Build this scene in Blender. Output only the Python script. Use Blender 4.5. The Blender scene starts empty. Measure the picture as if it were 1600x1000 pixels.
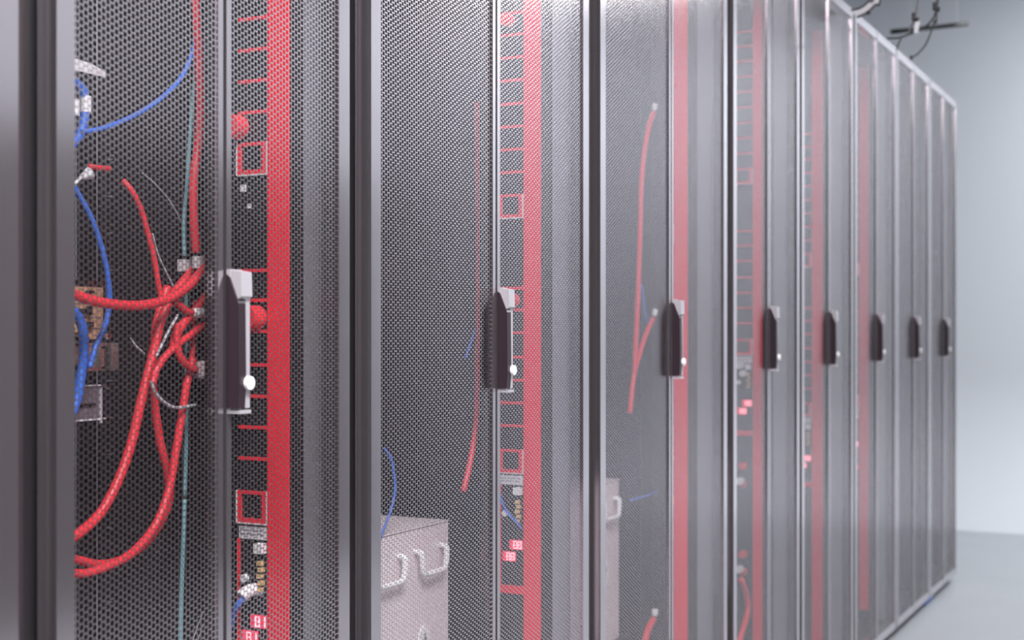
import bpy, bmesh, math, random
from mathutils import Vector
random.seed(4)
S = bpy.context.scene
COL = S.collection

# ------------------------------------------------------------------ camera
TH = math.radians(27.11)          # camera turned away from the line of the row
F = 2149.0                        # focal length in pixels of a 1600 wide frame
D = 0.975                         # camera distance from the door plane (x = 0)
HC = 1.037                        # camera height
CX, CY = 800.0, 525.0
cam = bpy.data.cameras.new('camera')
co = bpy.data.objects.new('camera', cam)
COL.objects.link(co)
co.location = (D, 0, HC)
co.rotation_euler = (math.pi / 2, 0, TH)
cam.sensor_width = 36
cam.lens = F * 36 / 1600
cam.shift_y = 25 / 1600
cam.clip_start = 0.05
cam.dof.use_dof = True
cam.dof.focus_distance = 1.95
cam.dof.aperture_fstop = 5.0
S.camera = co

# ------------------------------------------------------------------ colour management, world, lights
S.view_settings.view_transform = 'Standard'
S.view_settings.look = 'None'
S.view_settings.exposure = 0.0
S.view_settings.gamma = 1.0
S.view_settings.use_curve_mapping = False
S.cycles.transparent_max_bounces = 24
S.cycles.max_bounces = 8
w = bpy.data.worlds.new('world')
S.world = w
w.use_nodes = True
w.node_tree.nodes['Background'].inputs[0].default_value = (0.75, 0.62, 0.70, 1)
w.node_tree.nodes['Background'].inputs[1].default_value = 0.10


def area(name, loc, rot, sx, sy, power, col):
    l = bpy.data.lights.new(name, 'AREA')
    l.shape = 'RECTANGLE'
    l.size, l.size_y = sx, sy
    l.energy = power
    l.color = col
    o = bpy.data.objects.new(name, l)
    o.location = loc
    o.rotation_euler = rot
    COL.objects.link(o)
    return o


area('interior_fill_light', (1.5, -0.2, 3.2), (0, 0, 0), 0.9, 2.0, 370, (1, 0.95, 0.97))  # unseen lamp added to light the cabinet interiors through the mesh
area('ceiling_light_middle', (1.5, 4.0, 3.2), (0, 0, 0), 0.9, 2.0, 42, (0.95, 0.98, 1))
area('reflection_fill_light', (1.6, 7.1, 3.2), (0, 0, 0), 1.6, 1.2, 120, (0.96, 0.98, 1))  # unseen lamp added to brighten the back wall mirrored in the far doors

# ------------------------------------------------------------------ materials


def mat(name, col, rough=0.5, metal=0.0, spec=0.5, emit=0.0, noise=0.0, nscale=8.0, coat=0.0):
    m = bpy.data.materials.new(name)
    m.use_nodes = True
    nt = m.node_tree
    b = nt.nodes['Principled BSDF']
    b.inputs['Base Color'].default_value = (*col, 1)
    b.inputs['Roughness'].default_value = rough
    b.inputs['Metallic'].default_value = metal
    b.inputs['Specular IOR Level'].default_value = spec
    b.inputs['Coat Weight'].default_value = coat
    if emit:
        b.inputs['Emission Color'].default_value = (*col, 1)
        b.inputs['Emission Strength'].default_value = emit
    if noise:
        tc = nt.nodes.new('ShaderNodeTexCoord')
        n = nt.nodes.new('ShaderNodeTexNoise')
        n.inputs['Scale'].default_value = nscale
        n.inputs['Detail'].default_value = 4
        nt.links.new(tc.outputs['Object'], n.inputs['Vector'])
        mr = nt.nodes.new('ShaderNodeMapRange')
        mr.inputs['To Min'].default_value = max(0.02, rough - noise)
        mr.inputs['To Max'].default_value = rough + noise
        nt.links.new(n.outputs['Fac'], mr.inputs['Value'])
        nt.links.new(mr.outputs['Result'], b.inputs['Roughness'])
    return m


def mesh_mat(name, col, rough, metal, A=0.005975, V=0.0069, R=0.0026):
    """sheet metal with staggered round holes, laid out in the sheet's own y and z"""
    m = mat(name, col, rough, metal)
    nt = m.node_tree
    N, L = nt.nodes.new, nt.links.new
    b = nt.nodes['Principled BSDF']
    out = nt.nodes['Material Output']
    tc = N('ShaderNodeTexCoord')
    sp = N('ShaderNodeSeparateXYZ')
    L(tc.outputs['Object'], sp.inputs[0])

    def mth(op, a, bb=None):
        n = N('ShaderNodeMath')
        n.operation = op
        for i, v in enumerate((a, bb)):
            if v is None:
                continue
            if isinstance(v, (int, float)):
                n.inputs[i].default_value = v
            else:
                L(v, n.inputs[i])
        return n.outputs[0]
    u = mth('DIVIDE', sp.outputs['Y'], 2 * A)
    v = mth('DIVIDE', sp.outputs['Z'], V)

    def lattice(ou, ov):
        a = mth('MULTIPLY', mth('SUBTRACT', mth('FRACT', mth('ADD', u, ou)), 0.5), 2 * A)
        c = mth('MULTIPLY', mth('SUBTRACT', mth('FRACT', mth('ADD', v, ov)), 0.5), V)
        return mth('ADD', mth('MULTIPLY', a, a), mth('MULTIPLY', c, c))
    d = mth('MINIMUM', lattice(100.0, 100.0), lattice(100.5, 100.5))
    hole = mth('LESS_THAN', d, R * R)
    tr = N('ShaderNodeBsdfTransparent')
    mx = N('ShaderNodeMixShader')
    L(hole, mx.inputs[0])
    L(b.outputs[0], mx.inputs[1])
    L(tr.outputs[0], mx.inputs[2])
    L(mx.outputs[0], out.inputs['Surface'])
    return m


M = {
    'wall': mat('wall_paint', (0.53, 0.55, 0.58), 0.6, noise=0.1, nscale=2),
    'floor': mat('floor_vinyl', (0.34, 0.355, 0.375), 0.45, noise=0.1, nscale=3),
    'ceiling': mat('ceiling_paint', (0.62, 0.65, 0.70), 0.8),
    'reflection_dark': mat('reflection_dark_paint', (0.024, 0.014, 0.019), 0.6),
    'frame': mat('door_paint', (0.57, 0.53, 0.56), 0.16, 0.94, noise=0.04, nscale=5),
    'body': mat('cabinet_paint', (0.012, 0.010, 0.012), 0.5),
    'inside': mat('inner_panel_paint', (0.022, 0.014, 0.017), 0.5),
    'post': mat('zinc_post', (0.33, 0.33, 0.36), 0.45, 0.5),
    'sheet': mesh_mat('perforated_sheet', (0.70, 0.65, 0.68), 0.20, 0.98, R=0.0032),
    'red': mat('red_paint', (0.80, 0.018, 0.035), 0.45),
    'red_cable': mat('red_cable_jacket', (0.78, 0.035, 0.05), 0.38),
    'blue_cable': mat('blue_cable_jacket', (0.04, 0.15, 0.62), 0.38),
    'teal_cable': mat('teal_cable_jacket', (0.22, 0.44, 0.48), 0.4),
    'grey_cable': mat('grey_cable_jacket', (0.42, 0.40, 0.42), 0.4),
    'black': mat('black_plastic', (0.010, 0.009, 0.010), 0.4),
    'white': mat('white_plastic', (0.80, 0.79, 0.80), 0.4),
    'label': mat('label_paper', (0.66, 0.64, 0.66), 0.6),
    'ink': mat('label_ink', (0.16, 0.15, 0.16), 0.6),
    'handle': mat('cast_handle_metal', (0.52, 0.50, 0.53), 0.32, 0.5),
    'lever': mat('lever_paint', (0.022, 0.013, 0.018), 0.35, spec=0.4),
    'chrome': mat('chrome', (0.85, 0.85, 0.88), 0.15, 1.0),
    'box': mat('pale_enclosure', (0.74, 0.64, 0.66), 0.5),
    'tan': mat('tan_panel', (0.46, 0.27, 0.17), 0.5),
    'silver': mat('silver_latch', (0.55, 0.53, 0.48), 0.3, 0.8),
    'module': mat('module_front', (0.16, 0.13, 0.15), 0.45),
    'led': mat('red_led', (1.0, 0.05, 0.12), 0.4, emit=0.25),
    'led_white': mat('pink_led', (1.0, 0.55, 0.62), 0.4, emit=0.8),
    'amber': mat('amber_plastic', (0.75, 0.50, 0.22), 0.4),
}

# ------------------------------------------------------------------ helpers


def P(px, py, q):
    """the place on the upright plane x = -q seen at pixel px, py"""
    xr, zr = (px - CX) / F, (CY - py) / F
    dx = -math.sin(TH) + xr * math.cos(TH)
    dy = math.cos(TH) + xr * math.sin(TH)
    t = (-q - D) / dx
    return Vector((D + t * dx, t * dy, HC + t * zr))


def PZ(px, py, Z):
    """the place at depth Z seen at pixel px, py"""
    xr, zr = (px - CX) / F, (CY - py) / F
    return Vector((D + Z * (-math.sin(TH) + xr * math.cos(TH)), Z * (math.cos(TH) + xr * math.sin(TH)), HC + Z * zr))


def empty(name, loc, label, cat, group=None):
    o = bpy.data.objects.new(name, None)
    COL.objects.link(o)
    o.location = loc
    o.empty_display_size = 0.05
    tag(o, label, cat, group)
    return o


def tag(o, label, cat, group=None):
    o['label'] = label
    o['category'] = cat
    if group:
        o['group'] = group
    return o


def origin(parent):
    v = Vector((0, 0, 0))
    while parent is not None:
        v += parent.location
        parent = parent.parent
    return v


def build(name, bm, m, parent=None, at=None, bevel=0.0, smooth=False):
    """link bm (world coordinates) as one mesh object whose origin lies at `at`"""
    if bevel:
        bmesh.ops.bevel(bm, geom=[e for e in bm.edges if e.calc_face_angle(0) > 0.5], offset=bevel, segments=2, affect='EDGES', profile=0.6)
    if at is None:
        at = origin(parent) if parent else sum((v.co for v in bm.verts), Vector()) / max(1, len(bm.verts))
    at = Vector(at)
    for v in bm.verts:
        v.co -= at
    bmesh.ops.recalc_face_normals(bm, faces=bm.faces)
    me = bpy.data.meshes.new(name)
    bm.to_mesh(me)
    bm.free()
    me.materials.append(m)
    if smooth:
        for p in me.polygons:
            p.use_smooth = True
    o = bpy.data.objects.new(name, me)
    COL.objects.link(o)
    if parent is not None:
        o.parent = parent
        o.location = at - origin(parent)
    else:
        o.location = at
    return o


def box(bm, x0, x1, y0, y1, z0, z1):
    vs = [bm.verts.new((x, y, z)) for x in (x0, x1) for y in (y0, y1) for z in (z0, z1)]
    for f in ((0, 1, 3, 2), (4, 6, 7, 5), (0, 4, 5, 1), (2, 3, 7, 6), (0, 2, 6, 4), (1, 5, 7, 3)):
        bm.faces.new([vs[i] for i in f])
    return bm


def bx(*a):
    return box(bmesh.new(), *a)


def prism_y(bm, pts, y0, y1):
    """outline of (x, z) points run from y0 to y1"""
    a = [bm.verts.new((x, y0, z)) for x, z in pts]
    b = [bm.verts.new((x, y1, z)) for x, z in pts]
    bm.faces.new(a)
    bm.faces.new(b[::-1])
    n = len(pts)
    for i in range(n):
        bm.faces.new((a[i], b[i], b[(i + 1) % n], a[(i + 1) % n]))
    return bm


def cyl(bm, p, axis, r, h, seg=20, r2=None):
    p, ax = Vector(p), Vector(axis).normalized()
    s = ax.orthogonal().normalized()
    t = ax.cross(s)
    r2 = r if r2 is None else r2
    A = [bm.verts.new(p + (s * math.cos(a) + t * math.sin(a)) * r) for a in [2 * math.pi * i / seg for i in range(seg)]]
    B = [bm.verts.new(p + ax * h + (s * math.cos(a) + t * math.sin(a)) * r2) for a in [2 * math.pi * i / seg for i in range(seg)]]
    bm.faces.new(A[::-1])
    bm.faces.new(B)
    for i in range(seg):
        bm.faces.new((A[i], A[(i + 1) % seg], B[(i + 1) % seg], B[i]))
    return bm


def spline(pts, n=10):
    pts = [Vector(p) for p in pts]
    P_ = [pts[0] * 2 - pts[1]] + pts + [pts[-1] * 2 - pts[-2]]
    out = []
    for i in range(1, len(P_) - 2):
        a, b, c, d = P_[i - 1:i + 3]
        for k in range(n):
            t = k / n
            out.append(0.5 * ((2 * b) + (c - a) * t + (2 * a - 5 * b + 4 * c - d) * t * t + (3 * b - a - 3 * c + d) * t ** 3))
    out.append(pts[-1])
    return out


def tube(bm, pts, r, seg=12, n=10, radii=None):
    ps = spline(pts, n)
    up = None
    rings = []
    for i, p in enumerate(ps):
        t = (ps[min(i + 1, len(ps) - 1)] - ps[max(i - 1, 0)]).normalized()
        if up is None:
            up = t.orthogonal().normalized()
        s = (up - t * up.dot(t)).normalized()
        up = s
        c = t.cross(s)
        rr = r if radii is None else radii(i / (len(ps) - 1))
        rings.append([bm.verts.new(p + (s * math.cos(a) + c * math.sin(a)) * rr) for a in [2 * math.pi * k / seg for k in range(seg)]])
    for a, b in zip(rings, rings[1:]):
        for k in range(seg):
            bm.faces.new((a[k], a[(k + 1) % seg], b[(k + 1) % seg], b[k]))
    bm.faces.new(rings[0][::-1])
    bm.faces.new(rings[-1])
    return bm


def structure(name, bm, m):
    o = build(name, bm, m)
    o['kind'] = 'structure'
    return o


# ------------------------------------------------------------------ room
CEIL = 3.3
YW = 8.4
structure('floor', bx(-2.4, 2.8, -2.5, YW + 0.1, -0.1, 0.0), M['floor'])
structure('ceiling', bx(-2.4, 2.8, -2.5, YW + 0.1, CEIL, CEIL + 0.1), M['ceiling'])
structure('wall_back', bx(-2.4, 2.8, YW, YW + 0.1, 0.0, CEIL), M['wall'])
structure('wall_left', bx(-2.4, -2.3, -2.5, YW, 0.0, CEIL), M['wall'])
structure('wall_right', bx(2.7, 2.8, 5.5, YW, 0.0, CEIL), M['wall'])
structure('wall_right_near', bx(2.6, 2.8, -2.5, 5.5, 1.75, CEIL), M['wall'])
structure('unseen_dark_dado', bx(2.59, 2.8, -2.5, 5.5, 0.0, 1.75), M['reflection_dark'])  # unseen dark dado, added to darken reflections in the near doors
bm = bmesh.new()
RC_ = 0.8
pr = [(YW - RC_, 0.0)] + [(YW - RC_ + RC_ * math.sin(a), RC_ - RC_ * math.cos(a)) for a in [math.pi / 2 * k / 24 for k in range(1, 25)]]
for (ya, za), (yb, zb) in zip(pr, pr[1:]):
    bm.faces.new([bm.verts.new(v) for v in ((-2.3, ya, za + 0.001), (2.7, ya, za + 0.001), (2.7, yb, zb + 0.001), (-2.3, yb, zb + 0.001))])
bmesh.ops.remove_doubles(bm, verts=bm.verts, dist=1e-5)
structure('trim_2', bm, M['wall']).data.polygons.foreach_set('use_smooth', [True] * 24)

# ------------------------------------------------------------------ cabinets
ZB, ZT = 0.030, 2.030
TL = 0.025                        # leaf thickness


def handle(root, y):
    """swing handle on the leaf that starts at y: cast dish, dark lever, lock barrel"""
    z0, z1 = HC - 0.086, HC + 0.074
    w_ = 0.020
    p = 0.019
    bm = bmesh.new()
    box(bm, 0.000, 0.005, y, y + w_, z0 + 0.002, z1)                       # dish against the door
    prism_y(bm, [(0.0, z1), (p, z1 - 0.003), (p + 0.001, z1 - 0.030), (0.014, z1 - 0.034), (0.004, z1 - 0.012), (0.0, z1 - 0.008)], y + 0.0005, y + w_ - 0.0005)
    prism_y(bm, [(0.0, z0 + 0.004), (0.018, z0 + 0.004), (0.018, z0), (0.0, z0)], y + 0.0005, y + w_)
    box(bm, 0.004, 0.016, y + w_ - 0.008, y + w_, z0 + 0.006, z1 - 0.03)      # right side cheek of the dish
    h = build('door_handle', bm, M['handle'], root, bevel=0.0008)
    bm = bmesh.new()
    prism_y(bm, [(0.001, z1 - 0.006), (0.005, z1 - 0.009), (0.0125, z1 - 0.027), (0.0175, z1 - 0.038), (0.0185, z0 + 0.030), (0.0165, z0 + 0.006), (0.001, z0 + 0.006)], y - 0.002, y + 0.0105)
    build('lever', bm, M['lever'], h, bevel=0.0012)
    bm = bmesh.new()
    cyl(bm, (0.012, y + 0.0135, z0 + 0.034), (1, 0, 0), 0.0075, 0.0105, 24)
    cyl(bm, (0.022, y + 0.0135, z0 + 0.034), (1, 0, 0), 0.0045, 0.0015, 20)
    build('lock_barrel', bm, M['white'], h, bevel=0.0008)
    return h


def leaf(root, y0, y1, left):
    zb, zt = ZB + 0.006, ZT - 0.008
    so, si, rl = 0.0235, 0.0085, 0.028
    a, b = (so, si) if left else (si, so)
    bm = bmesh.new()
    outline = lambda ya, yb: None
    box(bm, -TL if left else -0.012, 0.0, y0, y0 + a, zb, zt)
    box(bm, -0.012 if left else -TL, 0.0, y1 - b, y1, zb, zt)
    box(bm, -TL, 0.0, y0 + a, y1 - b, zt - rl, zt)
    box(bm, -TL, 0.0, y0 + a, y1 - b, zb, zb + rl)
    d = build('door', bm, M['frame'], root, at=(0, y0, ZB), bevel=0.0015)
    bm = bx(-0.0042, -0.0030, y0 + a - 0.002, y1 - b + 0.002, zb + rl - 0.002, zt - rl + 0.002)
    build('mesh_panel', bm, M['sheet'], d, at=(0, y0 + a, ZB))
    return d


def cabinet(y0, y1, ml, mr, label, depth=1.0, split=True):
    """cabinet whose door leaves fill y0..y1 in the plane x = 0; body reaches ml to the left and mr to the right of them"""
    yc = (y0 + y1) / 2
    root = empty('server_cabinet', (-0.4, yc, 0), label, 'server cabinet', 'server cabinets in the long row')
    L, R = y0 - ml, y1 + mr
    xf, xb = -TL - 0.004, -depth
    build('side_panel', bx(xb, xf, L, L + 0.006, ZB, ZT), M['inside'], root)
    build('side_panel', bx(xb, xf, R - 0.006, R, ZB, ZT), M['inside'], root)
    build('top_panel', bx(xb, xf, L + 0.006, R - 0.006, ZT - 0.02, ZT), M['body'], root)
    build('base_panel', bx(xb, xf, L + 0.006, R - 0.006, ZB, ZB + 0.03), M['body'], root)
    build('rear_panel', bx(xb, xb + 0.01, L + 0.006, R - 0.006, ZB + 0.03, ZT - 0.02), M['inside'], root)
    build('corner_post', bx(-0.070, -0.034, y1 - 0.001, R - 0.006, ZB + 0.03, ZT - 0.02), M['post'], root)
    # the gap trim, nearly black, closes the body behind the door edges
    build('door_frame', bx(xf - 0.004, xf - 0.001, L, y0 + 0.012, ZB, ZT), M['black'], root)
    build('door_frame', bx(xf, xf + 0.003, R - 0.004, R, ZB, ZT), M['black'], root)
    bm = bmesh.new()
    ry = y1 - 0.052
    box(bm, -0.212, -0.186, R - 0.011, R - 0.007, ZB + 0.03, ZT - 0.02)
    box(bm, -0.189, -0.186, ry, R - 0.007, ZB + 0.03, ZT - 0.02)
    build('mounting_rail', bm, M['black'], root, bevel=0.0006)
    build('shadow_gap', bx(-0.062, -0.030, L, R, 0.001, ZB), M['black'], root)  # black strip standing in for the shade in the gap under the cabinet
    for (fx, fy) in ((-0.11, L + 0.06), (-0.11, R - 0.06), (xb + 0.08, L + 0.06), (xb + 0.08, R - 0.06)):
        bm = cyl(bmesh.new(), (fx, fy, 0.0), (0, 0, 1), 0.022, 0.006, 20)
        cyl(bm, (fx, fy, 0.005), (0, 0, 1), 0.008, 0.026, 12)
        build('levelling_foot', bm, M['black'], root)
    g = 0.006
    sp = yc + 0.001
    leaf(root, y0, sp - g / 2, True)
    build('center_seal', bx(-0.016, -0.008, sp - g / 2, sp + g / 2, ZB + 0.006, ZT - 0.008), M['black'], root)
    leaf(root, sp + g / 2, y1, False)
    handle(root, sp + g / 2 + 0.0005)
    return root


SEG = {'a': ((0, 1), (1, 1)), 'b': ((1, 1), (1, .5)), 'c': ((1, .5), (1, 0)), 'd': ((0, 0), (1, 0)), 'e': ((0, .5), (0, 0)), 'f': ((0, 1), (0, .5)), 'g': ((0, .5), (1, .5))}


def power_strip(yf, wall, label, dz=0.0, segs='abcdefg', plugs=()):
    """red fronted vertical power strip on the side wall, its front turned to -y"""
    root = empty('power_strip', (-0.135, yf, HC + dz), label, 'power strip', 'red power strips inside the cabinets')
    build('housing', bx(-0.177, -0.093, yf + 0.001, wall, ZB + 0.06, ZT - 0.06), M['black'], root)
    build('red_spine', bx(-0.126, -0.093, yf - 0.003, yf + 0.001, ZB + 0.06, ZT - 0.06), M['red'], root, bevel=0.0006)
    H = HC + dz
    for z in [0.62, 0.5800, 0.541, 0.500, 0.459, 0.417, 0.376, 0.335, 0.294, 0.086, 0.047, 0.006, -0.038, -0.079, -0.120, -0.161]:
        build('outlet_divider', bx(-0.174, -0.126, yf - 0.0022, yf + 0.001, H + z - 0.0022, H + z + 0.0022), M['red'], root)
    for zc in (0.2335, -0.2245):
        bm = bmesh.new()
        a, b, t = H + zc - 0.021, H + zc + 0.021, 0.0065
        box(bm, -0.176, -0.128, yf - 0.0024, yf + 0.001, b - 0.0045, b)
        box(bm, -0.176, -0.128, yf - 0.0024, yf + 0.001, a, a + 0.006)
        box(bm, -0.176, -0.170, yf - 0.0024, yf + 0.001, a + 0.006, b - 0.0045)
        box(bm, -0.136, -0.128, yf - 0.0024, yf + 0.001, a + 0.006, b - 0.0045)
        f = build('breaker_frame', bm, M['red'], root)
        bm = bmesh.new()
        box(bm, -0.1775, -0.1755, yf - 0.0034, yf + 0.001, a - 0.001, b)
        box(bm, -0.1755, -0.127, yf - 0.0034, yf + 0.001, a - 0.0018, a)
        box(bm, -0.1285, -0.127, yf - 0.0034, yf + 0.001, a, b)
        lip = build('lip', bm, M['label'], f)
        lip['label'] = 'pale worn lip around the red breaker frame'
    lb = build('sticker', bx(-0.174, -0.129, yf - 0.001, yf + 0.001, H - 0.267, H - 0.2505), M['label'], root)
    lb['label'] = 'white printed sticker'
    bm = bmesh.new()
    for k in range(2):
        x = -0.172
        while x < -0.135:
            wd = random.uniform(0.002, 0.006)
            box(bm, x, x + wd, yf - 0.0014, yf - 0.0009, H - 0.2562 - k * 0.005, H - 0.2548 - k * 0.005)
            x += wd + 0.0012
    build('print', bm, M['ink'], lb)
    build('edge_line', bx(-0.177, -0.173, yf - 0.002, yf + 0.001, H - 0.452, H - 0.267), M['red'], root)
    build('end_bar', bx(-0.177, -0.126, yf - 0.003, yf + 0.001, H - 0.462, H - 0.448), M['red'], root)
    build('socket', bx(-0.144, -0.130, yf - 0.010, yf + 0.001, H - 0.284, H - 0.271), M['white'], root, bevel=0.002)
    for (xc, zc) in ((-0.140, -0.3745), (-0.154, -0.396)):
        dsp = build('display', bx(xc - 0.0155, xc + 0.0105, yf - 0.0012, yf + 0.001, H + zc - 0.0085, H + zc + 0.0085), M['led'], root, bevel=0.0005)
        bm = bmesh.new()
        for k in range(2):
            ox = xc - 0.0065 + k * 0.009
            for s in ('abcdefg' if k == 0 else segs):
                (ax, az), (bx_, bz) = SEG[s]
                X0, X1 = ox + min(ax, bx_) * 0.006, ox + max(ax, bx_) * 0.006
                Z0, Z1 = H + zc - 0.006 + min(az, bz) * 0.012, H + zc - 0.006 + max(az, bz) * 0.012
                box(bm, X0 - 0.0009, X1 + 0.0009, yf - 0.0022, yf - 0.001, Z0 - 0.0009, Z1 + 0.0009)
        build('digit', bm, M['led_white'], dsp)
    # little terminal screws and a tan clip between socket and displays
    bm = bmesh.new()
    for k in range(5):
        box(bm, -0.142 + 0.002 * (k % 2), -0.135 + 0.002 * (k % 2), yf - 0.006, yf + 0.001, H - 0.300 - k * 0.0085, H - 0.2945 - k * 0.0085)
    c = build('terminal_clip', bm, M['amber'], root)
    c['label'] = 'tan terminal clip'
    build('button', cyl(bmesh.new(), (-0.164, yf + 0.001, H - 0.319), (0, -1, 0), 0.0055, 0.006, 16), M['white'], root)
    return root


CAB = {
    # key: y0, y1, body margin left, right
    'Z': (0.330, 0.9140, 0.008, 0.020),
    'A': (0.9605, 1.4540, 0.020, 0.021),
    'B': (1.5040, 2.1990, 0.020, 0.021),
    'C': (2.2500, 2.9620, 0.020, 0.021),
    'D': (3.0080, 3.5630, 0.020, 0.010),
    'E': (3.5880, 4.1650, 0.010, 0.010),
    'F': (4.1890, 4.7900, 0.010, 0.006),
    'G': (4.8050, 5.4020, 0.006, 0.005),
    'H': (5.4150, 6.0200, 0.005, 0.008),
}
LAB = {
    'Z': 'dark server cabinet cut off by the left edge of the picture',
    'A': 'dark cabinet at far left with red and blue cables looping behind its mesh door',
    'B': 'black mesh-door cabinet with the sharpest mesh and a pale box low in it',
    'C': 'third mesh-door cabinet, with a slack red cable and white plugs high behind its left leaf',
    'D': 'fourth cabinet, right after the widest black gap, with red strip at its left leaf',
    'E': 'fifth mesh cabinet, between two thin black gaps, a faint red strip in its left leaf',
    'F': 'sixth cabinet, pale mesh with the last hint of red inside, two before the final one',
    'G': 'second to last cabinet of the row, with pale closed-looking mesh',
    'H': 'farthest cabinet, at the end of the row against the pale wall',
}
STR = {
    'A': 'widest red power strip, beside the nearest handle',
    'B': 'red power strip with outlet rungs behind the second handle from the left',
    'C': 'red power strip just right of the third handle, blurred behind pale mesh',
    'D': 'red power strip left of the fourth handle with red digits glowing at its middle',
    'E': 'faint red power strip left of the fifth handle',
    'F': 'faintest visible red power strip, left of the sixth handle',
}
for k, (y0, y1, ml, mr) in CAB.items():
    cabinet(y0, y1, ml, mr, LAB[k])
    if k in STR:
        ps = power_strip(y1, y1 + mr - 0.006, STR[k], dz=0.195 if k == 'D' else 0.0, segs='bc' if k == 'A' else 'abcdefg')
        if k == 'C':                      # the third cabinet's strip has a shallower housing
            stack = [(c_, ps.location.x) for c_ in ps.children]
            while stack:
                c_, px_ = stack.pop()
                ox_ = px_ + c_.location.x
                for v in c_.data.vertices:
                    wx = v.co.x + ox_
                    if wx < -0.1265:
                        v.co.x = -0.1265 + (wx + 0.1265) * 0.32 - ox_
                stack += [(g_, ox_) for g_ in c_.children]
WALLA = 1.454 + 0.021 - 0.006


# ------------------------------------------------------------------ cables
def cable(name, pts, q, r, m, label, group='cables inside the cabinets', cat='cable', n=10):
    """pts: (px, py[, q]) turned into places inside the cabinet"""
    W = [P(p[0], p[1], p[2] if len(p) > 2 else q) for p in pts]
    o = build(name, tube(bmesh.new(), W, r, 12, n), m, smooth=True, at=W[0])
    return tag(o, label, cat, group)


def plug(parent, px, py, q, L_=0.016, r=0.006, m='white', ax=(0, 1, 0), h=None):
    p = P(px, py, q)
    a = Vector(ax).normalized()
    bm = bmesh.new()
    cyl(bm, p - a * L_ * 0.5, a, r * 0.75, L_ * 0.35, 16, r)
    cyl(bm, p - a * L_ * 0.15, a, r, L_ * 0.65, 16)
    o = build('plug', bm, M[m], parent, bevel=0.0006)
    o['label'] = 'white plug'
    return o


RC, BC = M['red_cable'], M['blue_cable']
c = cable('network_cable', [(304, -60), (307, 20), (311, 90), (313, 160), (311, 215), (303, 280), (303, 340), (307, 395)], 0.225, 0.0062, RC,
          'thick red cable hanging from the top beside the nearest door seam')
b = build('cable_tie', cyl(bmesh.new(), P(309, 410, 0.225) - Vector((0, 0, 0.008)), (0, 0, 1), 0.0078, 0.016, 16), M['label'], c)
b['label'] = 'pale grey tie'
t2 = build('cable_tie', cyl(bmesh.new(), P(316, 212, 0.225) - Vector((0, 0, 0.004)), (0, 0, 1), 0.0068, 0.008, 16), M['white'], c)
cable('network_cable', [(96, 452), (120, 462), (165, 474), (220, 477), (262, 467), (295, 446), (320, 418, 0.218), (332, 405, 0.222)], 0.217, 0.0063, RC,
      'red cable sagging from the left frame in front of the tan module')
cable('network_cable', [(325, 402), (300, 425), (275, 455), (252, 500), (240, 550), (222, 620), (203, 700), (178, 765), (148, 812), (100, 850)], 0.242, 0.0062, RC,
      'long red cable curving down leftwards, topmost of those leaving low at the left frame')
cable('network_cable', [(262, 448), (246, 500), (238, 560), (240, 620), (250, 690), (263, 745), (262, 790), (235, 840), (195, 872), (160, 882), (120, 875), (96, 868)], 0.255, 0.0058, RC,
      'red cable forming the inner one of the two lowest loops at lower left')
cable('network_cable', [(302, 560), (292, 600), (284, 650), (274, 710), (264, 765), (243, 820), (208, 862), (170, 884), (130, 896), (96, 892)], 0.232, 0.0054, RC,
      'red cable forming the lowest, outermost loop behind the leftmost mesh')
c = cable('network_cable', [(322, 505, 0.228), (300, 522), (270, 545), (247, 572), (238, 600)], 0.226, 0.0050, RC,
          'short red cable slanting up to the right from the cable crossing')
c = cable('network_cable', [(277, 505), (276, 535), (283, 560), (298, 575), (306, 578)], 0.224, 0.0052, RC,
          'short red cable hooking down to the lower white plug by the nearest seam')
plug(c, 314, 578, 0.224, 0.007, 0.0125)
c = cable('network_cable', [(272, 470), (282, 478), (292, 486), (300, 489)], 0.224, 0.0046, RC,
          'stub of red cable ending in the upper white plug by the nearest seam')
plug(c, 309, 489, 0.224, 0.020, 0.0068)
cable('network_cable', [(322, 460, 0.230), (305, 485), (287, 505), (273, 530), (270, 550)], 0.229, 0.0058, RC,
      'bright red cable bending below the upper white plug')
cable('network_cable', [(305, 470), (303, 520), (300, 560), (296, 590)], 0.236, 0.0040, RC,
      'thin straight red cable behind the white plugs')
cable('network_cable', [(192, 282, 0.262), (207, 300), (221, 330), (231, 365), (240, 400), (245, 430), (252, 470)], 0.252, 0.0038, RC,
      'thin dark red cable arching down from upper left towards the crossing')
cable('network_cable', [(139, 260, 0.30), (152, 262), (172, 264)], 0.30, 0.0036, RC,
      'tiny red cable stub lying level high behind the leftmost mesh')
cable('network_cable', [(306, 45, 0.235), (301, 80), (287, 115), (262, 145), (225, 172), (185, 192), (150, 203), (128, 206)], 0.235, 0.0032, BC,
      'blue cable sweeping from the top right down to the blue coil at the left frame')
cable('network_cable', [(100, 270), (120, 300), (142, 340), (158, 385), (168, 430), (171, 470), (164, 510), (150, 540), (140, 575)], 0.250, 0.0036, BC,
      'blue cable arching past the tan module, right of the other blue ones')
cable('network_cable', [(100, 126), (118, 128), (130, 142), (134, 165), (131, 190), (124, 212), (104, 236)], 0.262, 0.0056, BC,
      'thick blue cable coil at the left frame with white bands, below the white ribbon')
c = bpy.context.scene.objects[-1] if False else None
for i, (px, py) in enumerate(((134, 163), (116, 168))):
    o = build('cable_band', cyl(bmesh.new(), P(px, py, 0.262) - Vector((0, 0, 0.010)), (0, 0, 1), 0.0066, 0.020, 16), M['white'], None, bevel=0.001)
    tag(o, ('white band around the thick blue coil, the right one of two', 'white band around the thick blue coil, the left one of two')[i], 'cable band', 'white bands on the blue coil')
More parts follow.
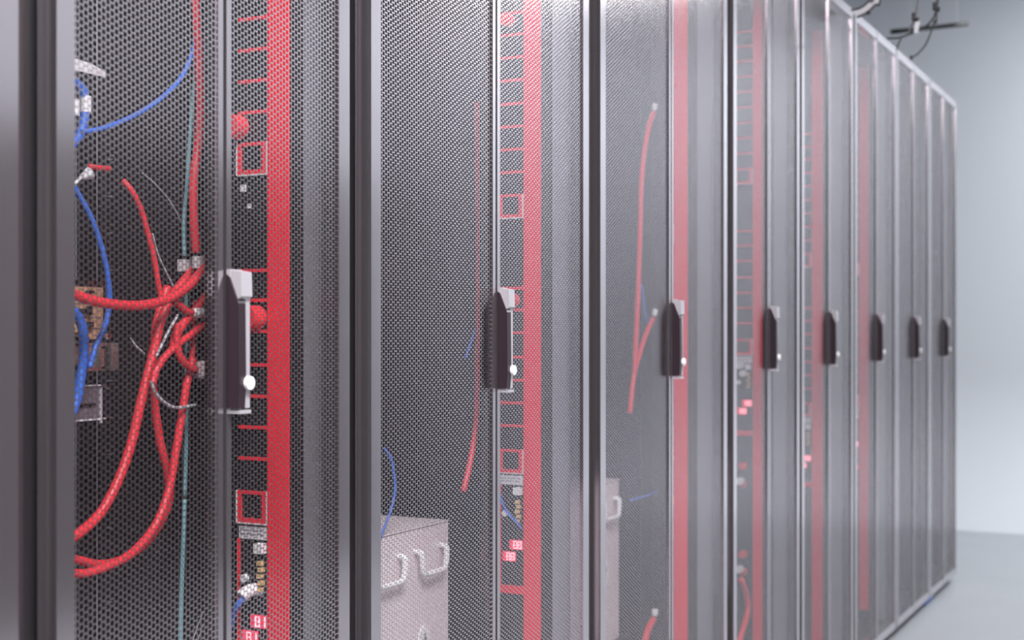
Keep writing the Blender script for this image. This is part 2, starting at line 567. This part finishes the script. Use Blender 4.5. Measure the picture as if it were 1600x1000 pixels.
cable('network_cable', [(100, 478), (116, 488), (128, 510), (131, 550), (126, 590), (118, 630), (104, 660)], 0.262, 0.0062, BC,
      'thick blue cable before the tan module and silver latch at the left frame')
c = cable('control_cable', [(310, 60, 0.25), (305, 110), (299, 180), (292, 290), (287, 350), (288, 400)], 0.25, 0.0028, M['teal_cable'],
          'pale teal cable hanging beside the thick red one, above its grey clip', cat='cable')
o = build('cable_clip', bx(*(lambda p: (p.x - 0.006, p.x + 0.006, p.y - 0.007, p.y + 0.007, p.z - 0.008, p.z + 0.008))(P(288, 415, 0.25))), M['label'], c, bevel=0.002)
o['label'] = 'grey clip'
cable('control_cable', [(290, 424), (291, 500), (291, 580), (291, 680), (289, 775)], 0.25, 0.0028, M['teal_cable'],
      'pale teal cable running straight down between the red loops')
cable('control_cable', [(289, 780), (286, 850), (284, 920), (281, 1040)], 0.25, 0.0030, M['teal_cable'],
      'lowest length of the pale teal cable, below the red loops, ending under the picture edge')
cable('wire', [(236, 596), (242, 612), (256, 628), (275, 637), (306, 633)], 0.222, 0.0022, M['grey_cable'],
      'pale grey wire making a short upturned arc below the red crossing', cat='wire')
cable('wire', [(222, 270, 0.27), (245, 290), (268, 318), (285, 350)], 0.27, 0.0010, M['grey_cable'],
      'hair-thin grey wire high up, left of the long red cable', cat='wire')
cable('wire', [(238, 365), (248, 400), (263, 432), (272, 450)], 0.26, 0.0013, M['grey_cable'],
      'thin grey wire above the red crossing', cat='wire')
cable('wire', [(278, 492, 0.216), (262, 520), (244, 557)], 0.216, 0.0018, M['grey_cable'],
      'grey wire slanting across the red cable crossing', cat='wire')
cable('wire', [(204, 528), (212, 540), (226, 553)], 0.23, 0.0012, M['grey_cable'],
      'short thin grey wire left of the red crossing', cat='wire')
cable('wire', [(318, 955, 0.228), (309, 978), (298, 1010)], 0.228, 0.0009, M['grey_cable'],
      'hair-thin grey wire at the bottom edge by the nearest seam, left one of a pair', cat='wire')
cable('wire', [(318, 975, 0.228), (312, 992), (304, 1020)], 0.228, 0.0009, M['grey_cable'],
      'hair-thin grey wire at the bottom edge by the nearest seam, right one of a pair', cat='wire')

# ribbon and twist at the left frame
a, b2, c2, d2 = P(100, 94, 0.25), P(140, 94, 0.25), P(166, 110, 0.25), P(164, 121, 0.25)
bm = bmesh.new()
top = [P(98, 90, 0.25), P(120, 92, 0.248), P(142, 99, 0.246), P(165, 112, 0.25)]
bot = [P(98, 109, 0.25), P(120, 110, 0.248), P(142, 115, 0.246), P(165, 121, 0.25)]
for i in range(3):
    q4 = [top[i], top[i + 1], bot[i + 1], bot[i]]
    f_ = [bm.verts.new(v) for v in q4] + [bm.verts.new(v - Vector((0.0012, 0, 0))) for v in q4]
    for ff in ((0, 1, 2, 3), (7, 6, 5, 4), (0, 4, 5, 1), (1, 5, 6, 2), (2, 6, 7, 3), (3, 7, 4, 0)):
        bm.faces.new([f_[j] for j in ff])
tag(build('ribbon', bm, M['label']), 'white flat ribbon sticking out level above the blue coil', 'ribbon')
bm = bmesh.new()
tube(bm, [P(112, 290, 0.26), P(120, 284, 0.26), P(127, 276, 0.258), P(131, 272, 0.255)], 0.002, 10, 6)
cyl(bm, P(127, 277, 0.258), Vector((0.1, 0.6, 0.3)), 0.003, 0.014, 14, 0.008)
tag(build('cable_end_cap', bm, M['label']), 'small pale flared cap at the left frame above the blue arc', 'cap')

# ------------------------------------------------------------------ equipment at the left frame of the first cabinet


def pbox(name, x0, y0, x1, y1, q, dep, m, parent=None, bevel=0.0008, at=None):
    a, b = P(x0, y1, q), P(x1, y0, q)
    zc = (a.z + b.z) / 2
    ha = F / ((a.y) * math.cos(TH) + (D + q) * math.sin(TH))
    z0 = HC + (CY - y1) / ha
    z1 = HC + (CY - y0) / ha
    return build(name, bx(-q - dep, -q, a.y, b.y, min(z0, z1), max(z0, z1)), M[m], parent, bevel=bevel, at=at)


q = 0.285
r = empty('terminal_module', P(135, 488, q), 'tan terminal module with black toggles at the left frame, behind the red sagging cable', 'module')
pbox('housing', 84, 446, 161, 530, q, 0.14, 'tan', r)
pbox('top_cover', 84, 436, 163, 445, q, 0.14, 'black', r)
for y in (472, 494, 512):
    pbox('seam', 84, y, 158, y + 1.5, q - 0.0006, 0.001, 'ink', r, 0)
for (x0, y0, x1, y1) in ((118, 482, 142, 488), (141, 478, 145, 492), (140, 454, 148, 458), (138, 503, 147, 511), (116, 526, 140, 532)):
    pbox('toggle', x0, y0, x1, y1, q - 0.007, 0.008, 'black', r)
for x in (139, 146, 155, 160):
    pbox('pin', x, 437, x + 1.4, 447, q - 0.001, 0.002, 'chrome', r, 0)
pbox('indicator', 112, 508, 126, 519, q - 0.004, 0.004, 'amber', r)
r = empty('cable_latch', P(165, 558, q), 'silver metal latch with a dark window, directly under the tan module', 'latch')
pbox('plate', 138, 536, 185, 580, q, 0.05, 'silver', r)
pbox('window', 160, 541, 174, 576, q - 0.001, 0.002, 'black', r)
pbox('clasp', 157, 545, 163, 573, q - 0.006, 0.006, 'silver', r, 0.002)
pbox('clasp', 174, 540, 183, 577, q - 0.008, 0.007, 'silver', r, 0.003)
build('screw', cyl(bmesh.new(), P(166, 525, q - 0.004), (1, 0, 0), 0.004, 0.006, 16), M['chrome'], r)
pbox('bottom_ledge', 84, 540, 140, 570, q + 0.01, 0.04, 'silver', r)
r = empty('breaker_box', P(138, 632, q), 'dark grey square box with pale edges, lowest device at the left frame', 'box')
pbox('housing', 84, 605, 160, 662, q, 0.12, 'module', r)
pbox('slot', 118, 632, 150, 637, q - 0.0015, 0.002, 'black', r, 0)
pbox('rim', 157.5, 606, 160, 661, q - 0.002, 0.003, 'label', r, 0)
pbox('rim', 84, 659, 158, 661.5, q - 0.002, 0.003, 'label', r, 0)
pbox('rim', 84, 604, 158, 606, q - 0.002, 0.003, 'label', r, 0)
for (x, y) in ((163, 603), (166, 607), (163, 654), (169, 657)):
    build('screw', cyl(bmesh.new(), P(x, y, q - 0.002), (1, 0, 0), 0.0022, 0.006, 14), M['chrome'], r)
# rear rail on the side wall with bright edges and square holes
rail = empty('rack_post', (-0.445, WALLA - 0.004, ZB + 0.04), 'tall dark rack post with thin bright edges deep behind the leftmost mesh', 'rack post')
build('post_face', bx(-0.467, -0.420, WALLA - 0.010, WALLA - 0.0005, ZB + 0.032, ZT - 0.022), M['inside'], rail)
build('bright_edge', bx(-0.4685, -0.467, WALLA - 0.0125, WALLA - 0.001, ZB + 0.04, ZT - 0.03), M['post'], rail)
build('bright_edge', bx(-0.4290, -0.4278, WALLA - 0.0115, WALLA - 0.0101, ZB + 0.04, ZT - 0.03), M['post'], rail)
for i in range(14):
    z = HC + 0.30 - i * 0.052
    build('slot', bx(-0.418, -0.409, WALLA - 0.0018, WALLA - 0.0004, z, z + 0.0022), M['post'], rail)

# small labels and plugs near the first red strip
YA = 1.454
r = tag(build('power_plug', cyl(bmesh.new(), (-0.1745, YA - 0.024, HC + 0.275), (0, 1, 0), 0.0155, 0.024, 24, 0.0165), RC, bevel=0.003),
        'round red plug high beside the nearest seam, half hidden by the door stile', 'plug', 'round red plugs')
r = tag(build('power_plug', cyl(bmesh.new(), (-0.1455, YA - 0.024, HC + 0.024), (0, 1, 0), 0.0155, 0.024, 24, 0.0165), RC, bevel=0.003),
        'round red plug right beside the nearest chrome-topped handle', 'plug', 'round red plugs')
YB = 2.199
r = tag(build('power_plug', cyl(bmesh.new(), (-0.155, YB - 0.020, HC + 0.566), (0, 1, 0), 0.0115, 0.018, 24), RC, bevel=0.003),
        'red plug at the top edge beside the second red strip', 'plug', 'round red plugs')
r = tag(build('power_plug', cyl(bmesh.new(), (-0.147, YB - 0.020, HC + 0.064), (0, 1, 0), 0.0125, 0.020, 24), RC, bevel=0.003),
        'red plug right behind the top of the second handle', 'plug', 'round red plugs')
for (x, z, s, l) in ((-0.168, 0.195, 0.0045, 'small white sticker under the upper square frame of the nearest red strip'), (-0.158, 0.171, 0.003, 'tiny white fleck sticker, the lower of two on the nearest strip')):
    tag(build('small_sticker', bx(x - s, x + s, YA - 0.001, YA + 0.0009, HC + z - s, HC + z + s), M['label']), l, 'sticker')
# blue patch lead with white plug low on the first strip
W = [P(352, 1010, 0.19), P(362, 968, 0.172), P(372, 945, 0.155), P(382, 932, 0.150)]
c = tag(build('patch_lead', tube(bmesh.new(), W, 0.0042, 12, 8), BC, smooth=True, at=W[0]), 'short blue lead rising to a white plug low on the nearest red strip', 'cable')
p = P(395, 922, 0.150)
bm = bmesh.new()
tube(bm, [P(377, 933, 0.152), P(384, 926, 0.150), P(396, 921, 0.148), P(408, 922, 0.143)], 0.0085, 14, 6)
o = build('plug', bm, M['white'], c)
o['label'] = 'white angled plug'
# same lead in the second cabinet, thin blue
cable('patch_lead', [(777, 745, 0.172), (781, 775, 0.165), (792, 800, 0.145), (806, 815, 0.13), (815, 826, 0.124)], 0.16, 0.0022, BC,
      'thin blue lead curling beside the second red strip')

# second cabinet: cables at the rail
cable('network_cable', [(746, 160), (747, 260), (748, 400), (747, 560), (745, 650), (737, 710), (724, 768)], 0.2145, 0.0055, RC,
      'thin upright red cable left of the second handle, swinging out at its end')
cable('network_cable', [(752, 480), (742, 515), (727, 560)], 0.222, 0.0016, BC,
      'thin blue cable slanting behind the second cabinet mesh')
cable('network_cable', [(600, 700, 0.226), (612, 720, 0.224), (617, 765, 0.222), (608, 805, 0.221), (590, 850, 0.220)], 0.222, 0.0022, BC,
      'blue cable hanging over the pale box low in the second cabinet')


# pale boxes with bail handles
def pale_box(y1, label):
    x0 = -0.226
    yl = y1 - 0.62
    zt = HC - 0.323
    zb = HC - 0.68
    r = empty('equipment_box', ((x0 - 0.1), y1 - 0.4, zb), label, 'equipment box', 'pale boxes low in the cabinets')
    build('body', bx(x0 - 0.19, x0, yl, y1 - 0.099, zb, zt - 0.004), M['box'], r, bevel=0.003)
    build('lid', bx(x0 - 0.19, x0 + 0.0015, yl, y1 - 0.0985, zt - 0.0015, zt), M['box'], r)
    for i in range(2):
        yr = y1 - 0.128 - i * 0.137
        wd = 0.084
        z1, z0 = zt - 0.040, zt - 0.079
        bm = tube(bmesh.new(), [(x0 - 0.001, yr, z1), (x0 + 0.012, yr, z1 - 0.002), (x0 + 0.014, yr - 0.001, z1 - 0.012), (x0 + 0.014, yr - 0.004, z0 + 0.008), (x0 + 0.014, yr - 0.014, z0),
                                (x0 + 0.014, yr - wd + 0.014, z0), (x0 + 0.014, yr - wd + 0.004, z0 + 0.008), (x0 + 0.014, yr - wd + 0.001, z1 - 0.012), (x0 + 0.012, yr - wd, z1 - 0.002), (x0 - 0.001, yr - wd, z1)], 0.0050, 12, 6)
        h = build('bail_handle', bm, M['white'], r, smooth=True)
        h['label'] = 'white bail handle'
    # arched badge with a small letter A
    yc, zc = y1 - 0.182, zt - 0.196
    bm = bmesh.new()
    ring = [(yc + 0.020 * math.cos(t), zc + 0.026 * math.sin(t)) for t in [math.pi * k / 16 for k in range(17)]] + [(yc - 0.020, zc - 0.035), (yc + 0.020, zc - 0.035)]
    va = [bm.verts.new((x0 + 0.002, y, z)) for y, z in ring]
    vb = [bm.verts.new((x0 - 0.0005, y, z)) for y, z in ring]
    bm.faces.new(va)
    bm.faces.new(vb[::-1])
    for k in range(len(ring)):
        bm.faces.new((va[k], vb[k], vb[(k + 1) % len(ring)], va[(k + 1) % len(ring)]))
    bd = build('badge', bm, M['white'], r)
    bm = bmesh.new()
    for (a, b_) in (((-0.005, -0.002), (0, 0.014)), ((0.005, -0.002), (0, 0.014)), ((-0.003, 0.004), (0.003, 0.004))):
        tube(bm, [(x0 + 0.0022, yc + a[0], zc + a[1]), (x0 + 0.0022, yc + b_[0], zc + b_[1])], 0.0012, 8, 2)
    build('letter', bm, M['ink'], bd)
    sh = build('equipment_shelf', bx(-0.60, -0.214, yl - 0.02, y1 - 0.06, zb - 0.004, zb), M['body'])
    tag(sh, 'dark shelf under the ' + label.split(' with ')[0], 'shelf')
    return r


pale_box(2.199, 'pale box with two white bail handles, low behind the sharp mesh')
pale_box(2.974, 'pale box beside the third black gap, with a white bail handle seen at its corner')

# third cabinet: slack cables
c = cable('network_cable', [(1021, 176), (1012, 205), (1003, 270), (1000, 360), (997, 450), (994, 520), (991, 585)], 0.168, 0.0058, RC,
          'long red cable with a white top plug left of the third seam')
plug(c, 1023, 168, 0.168, 0.016, 0.006, ax=(0, 0.3, 1))
c = cable('network_cable', [(1020, 498), (1010, 520), (1000, 550), (990, 590), (984, 645)], 0.168, 0.0055, RC,
          'short red cable with white plug just left of the third handle')
plug(c, 1023, 489, 0.168, 0.016, 0.006, ax=(0, 0.5, 1))
c = cable('network_cable', [(1021, 967), (1012, 985), (1004, 1020)], 0.168, 0.0075, RC,
          'red cable with white plug at the bottom edge left of the third seam')
plug(c, 1023, 957, 0.168, 0.016, 0.0075, ax=(0, 0.3, 1))
cable('network_cable', [(1003, 445), (1007, 480), (1011, 505)], 0.168, 0.0022, BC, 'thin blue cable behind the third seam, between the red ones')
cable('network_cable', [(985, 782), (1005, 776), (1026, 769)], 0.168, 0.0022, BC, 'thin level blue cable low in the third cabinet')

# fourth cabinet: bits around the strip
y4 = 3.563
for i, (px, py, s, m, l) in enumerate(((1163, 583, 0.008, 'white', 'small white plug above the glowing digits of the fourth strip'),
                                      (1155, 570, 0.010, 'label', 'grey plug above and left of the small white one in the fourth cabinet'),
                                      (1164, 727, 0.009, 'red_cable', 'red plug below the glowing digits of the fourth strip'),
                                      (1155, 752, 0.009, 'white', 'white plug low in the fourth cabinet beside its red plug'),
                                      (1166, 755, 0.008, 'red_cable', 'lower red plug of the close pair in the fourth cabinet'),
                                      (1163, 865, 0.009, 'red_cable', 'upper red plug of the lower pair in the fourth cabinet'),
                                      (1167, 890, 0.009, 'red_cable', 'lower red plug of the lower pair in the fourth cabinet'),
                                      (1154, 890, 0.009, 'white', 'white plug beside the lower pair in the fourth cabinet'))):
    pz = P(px, py, 0.15)
    tag(build('power_plug', cyl(bmesh.new(), (-0.15, y4 - 0.02, HC + (CY - py) / (F / (y4 * math.cos(TH) + 1.12 * math.sin(TH)))), (0, 1, 0), s * 1.1, 0.019, 18), M[m], bevel=0.002)
        if False else build('power_plug', cyl(bmesh.new(), (pz.x + 0, min(pz.y, y4 - 0.02), pz.z), (0, 1, 0), s * 1.1, 0.016, 18), M[m], bevel=0.002), l, 'plug', 'plugs in the fourth cabinet')
cable('network_cable', [(1158, 905), (1166, 930), (1168, 955), (1160, 985), (1150, 1020)], 0.130, 0.008, RC, 'thick red cable bow at the bottom of the fourth cabinet')

# ------------------------------------------------------------------ overhead cabling at the row's end
K = M['black']
Z1 = 4.02


def over(name, pts, Z, r, label, cat='cable', m=None, **k):
    W = [PZ(x, y, Z) for x, y in pts]
    o = build(name, tube(bmesh.new(), W, r, 10, 8, **k), m or K, smooth=True, at=W[0])
    return tag(o, label, cat, 'black overhead cables')


r = empty('flat_cable_strap', PZ(1345, 20, Z1), 'black-edged grey strap curving out of the top edge above the far cabinets', 'strap')
E1 = spline([PZ(x, y, Z1) for x, y in ((1330, 16), (1345, 12), (1357, 2), (1366, -12), (1372, -150), (1372, -240))], 8)
E2 = spline([PZ(x, y, Z1) for x, y in ((1339, 27), (1354, 20), (1367, 8), (1377, -8), (1384, -150), (1384, -240))], 8)
bm = bmesh.new()
tr_ = [bm.verts.new(v) for v in E1]
br_ = [bm.verts.new(v) for v in E2]
tb_ = [bm.verts.new(v + Vector((0.003, 0.004, 0))) for v in E1]
bb_ = [bm.verts.new(v + Vector((0.003, 0.004, 0))) for v in E2]
for i in range(len(E1) - 1):
    bm.faces.new((tr_[i], tr_[i + 1], br_[i + 1], br_[i]))
    bm.faces.new((tb_[i], bb_[i], bb_[i + 1], tb_[i + 1]))
build('strap_web', bm, M['grey_cable'], r)
build('strap_edge', tube(bmesh.new(), E1, 0.0030, 10, 1), K, r, smooth=True)
build('strap_edge', tube(bmesh.new(), E2, 0.0036, 10, 1), K, r, smooth=True)
build('strap_buckle', bx(*(lambda p: (p.x - 0.006, p.x + 0.006, p.y - 0.004, p.y + 0.004, p.z - 0.005, p.z + 0.005))(PZ(1357, 20, Z1))), K, r, bevel=0.001)
over('overhead_cable', [(1385, 60), (1404, 59), (1422, 53), (1440, 45), (1454, 34), (1462, 18), (1466, -20), (1467, -240)], Z1, 0.0030,
     'black cable curving left to a stub end beneath the overhead clamps')
over('overhead_cable', [(1424, 90), (1434, 84), (1446, 70), (1454, 52), (1460, 32), (1464, 12), (1470, -240)], Z1 + 0.02, 0.0026,
     'grey-black cable hanging lowest of the overhead cables, with a dark tip')
over('overhead_cable', [(1408, 61), (1404, 68), (1401, 78)], Z1, 0.0024, 'short dark cable drop under the left overhead cable')
over('overhead_cable', [(1420, 48), (1426, 38), (1430, 26), (1436, -20), (1440, -240)], Z1 + 0.04, 0.0036, 'grey cable rising through the left overhead clamp', m=M['ink'])
for (x, y, l) in ((1430, 27, 'black knobbly clamp on the left overhead cable'), (1463, 11, 'black knobbly clamp on the right overhead cable, near the top edge'), (1424, 90, 'dark tip of the lowest overhead cable')):
    p = PZ(x, y, Z1 + 0.01)
    s = 1.0 if y < 50 else 0.45
    bm = cyl(bmesh.new(), p - Vector((0.009, 0, 0.002)) * s, (1, 0.2, -0.35), 0.007 * s, 0.020 * s, 14)
    cyl(bm, p + Vector((-0.003, 0, -0.007)) * s, (0, 0, 1), 0.0075 * s, 0.020 * s, 14)
    tag(build('cable_clamp', bm, K, bevel=0.0012), l, 'clamp', 'overhead clamps')
p = PZ(1432, 43, Z1 - 0.01)
bm = bmesh.new()
prism_y(bm, [(p.x - 0.003, p.z + 0.017), (p.x + 0.010, p.z + 0.017), (p.x + 0.004, p.z - 0.017), (p.x - 0.008, p.z - 0.014)], p.y - 0.001, p.y + 0.001)
tag(build('cable_tag', bm, M['label']), 'white paper tag hanging under the left overhead clamp', 'tag')
# blurred hanging rod behind them
a, b = PZ(1392, 50, 6.4), PZ(1512, 37, 6.4)
r = empty('hanging_rod', a, 'blurred dark level rod hanging behind the overhead cables', 'rod')
bm = tube(bmesh.new(), [a, (a + b) / 2, b], 0.011, 10, 2)
build('rod', bm, K, r, smooth=True)
for t in (0.25, 0.85):
    p = a.lerp(b, t)
    build('hanger_wire', tube(bmesh.new(), [p, Vector((p.x, p.y, CEIL))], 0.0018, 8, 2), M['grey_cable'], r)

# blue cable end on the floor at the foot of the row
W = [Vector((-0.022, 5.40, 0.012)), Vector((-0.018, 5.46, 0.014)), Vector((-0.018, 5.52, 0.014)), Vector((-0.022, 5.58, 0.012))]
tag(build('floor_cable', tube(bmesh.new(), W, 0.006, 10, 8), BC, smooth=True, at=W[0]), 'blue cable peeping out on the floor at the foot of the far cabinets', 'cable')
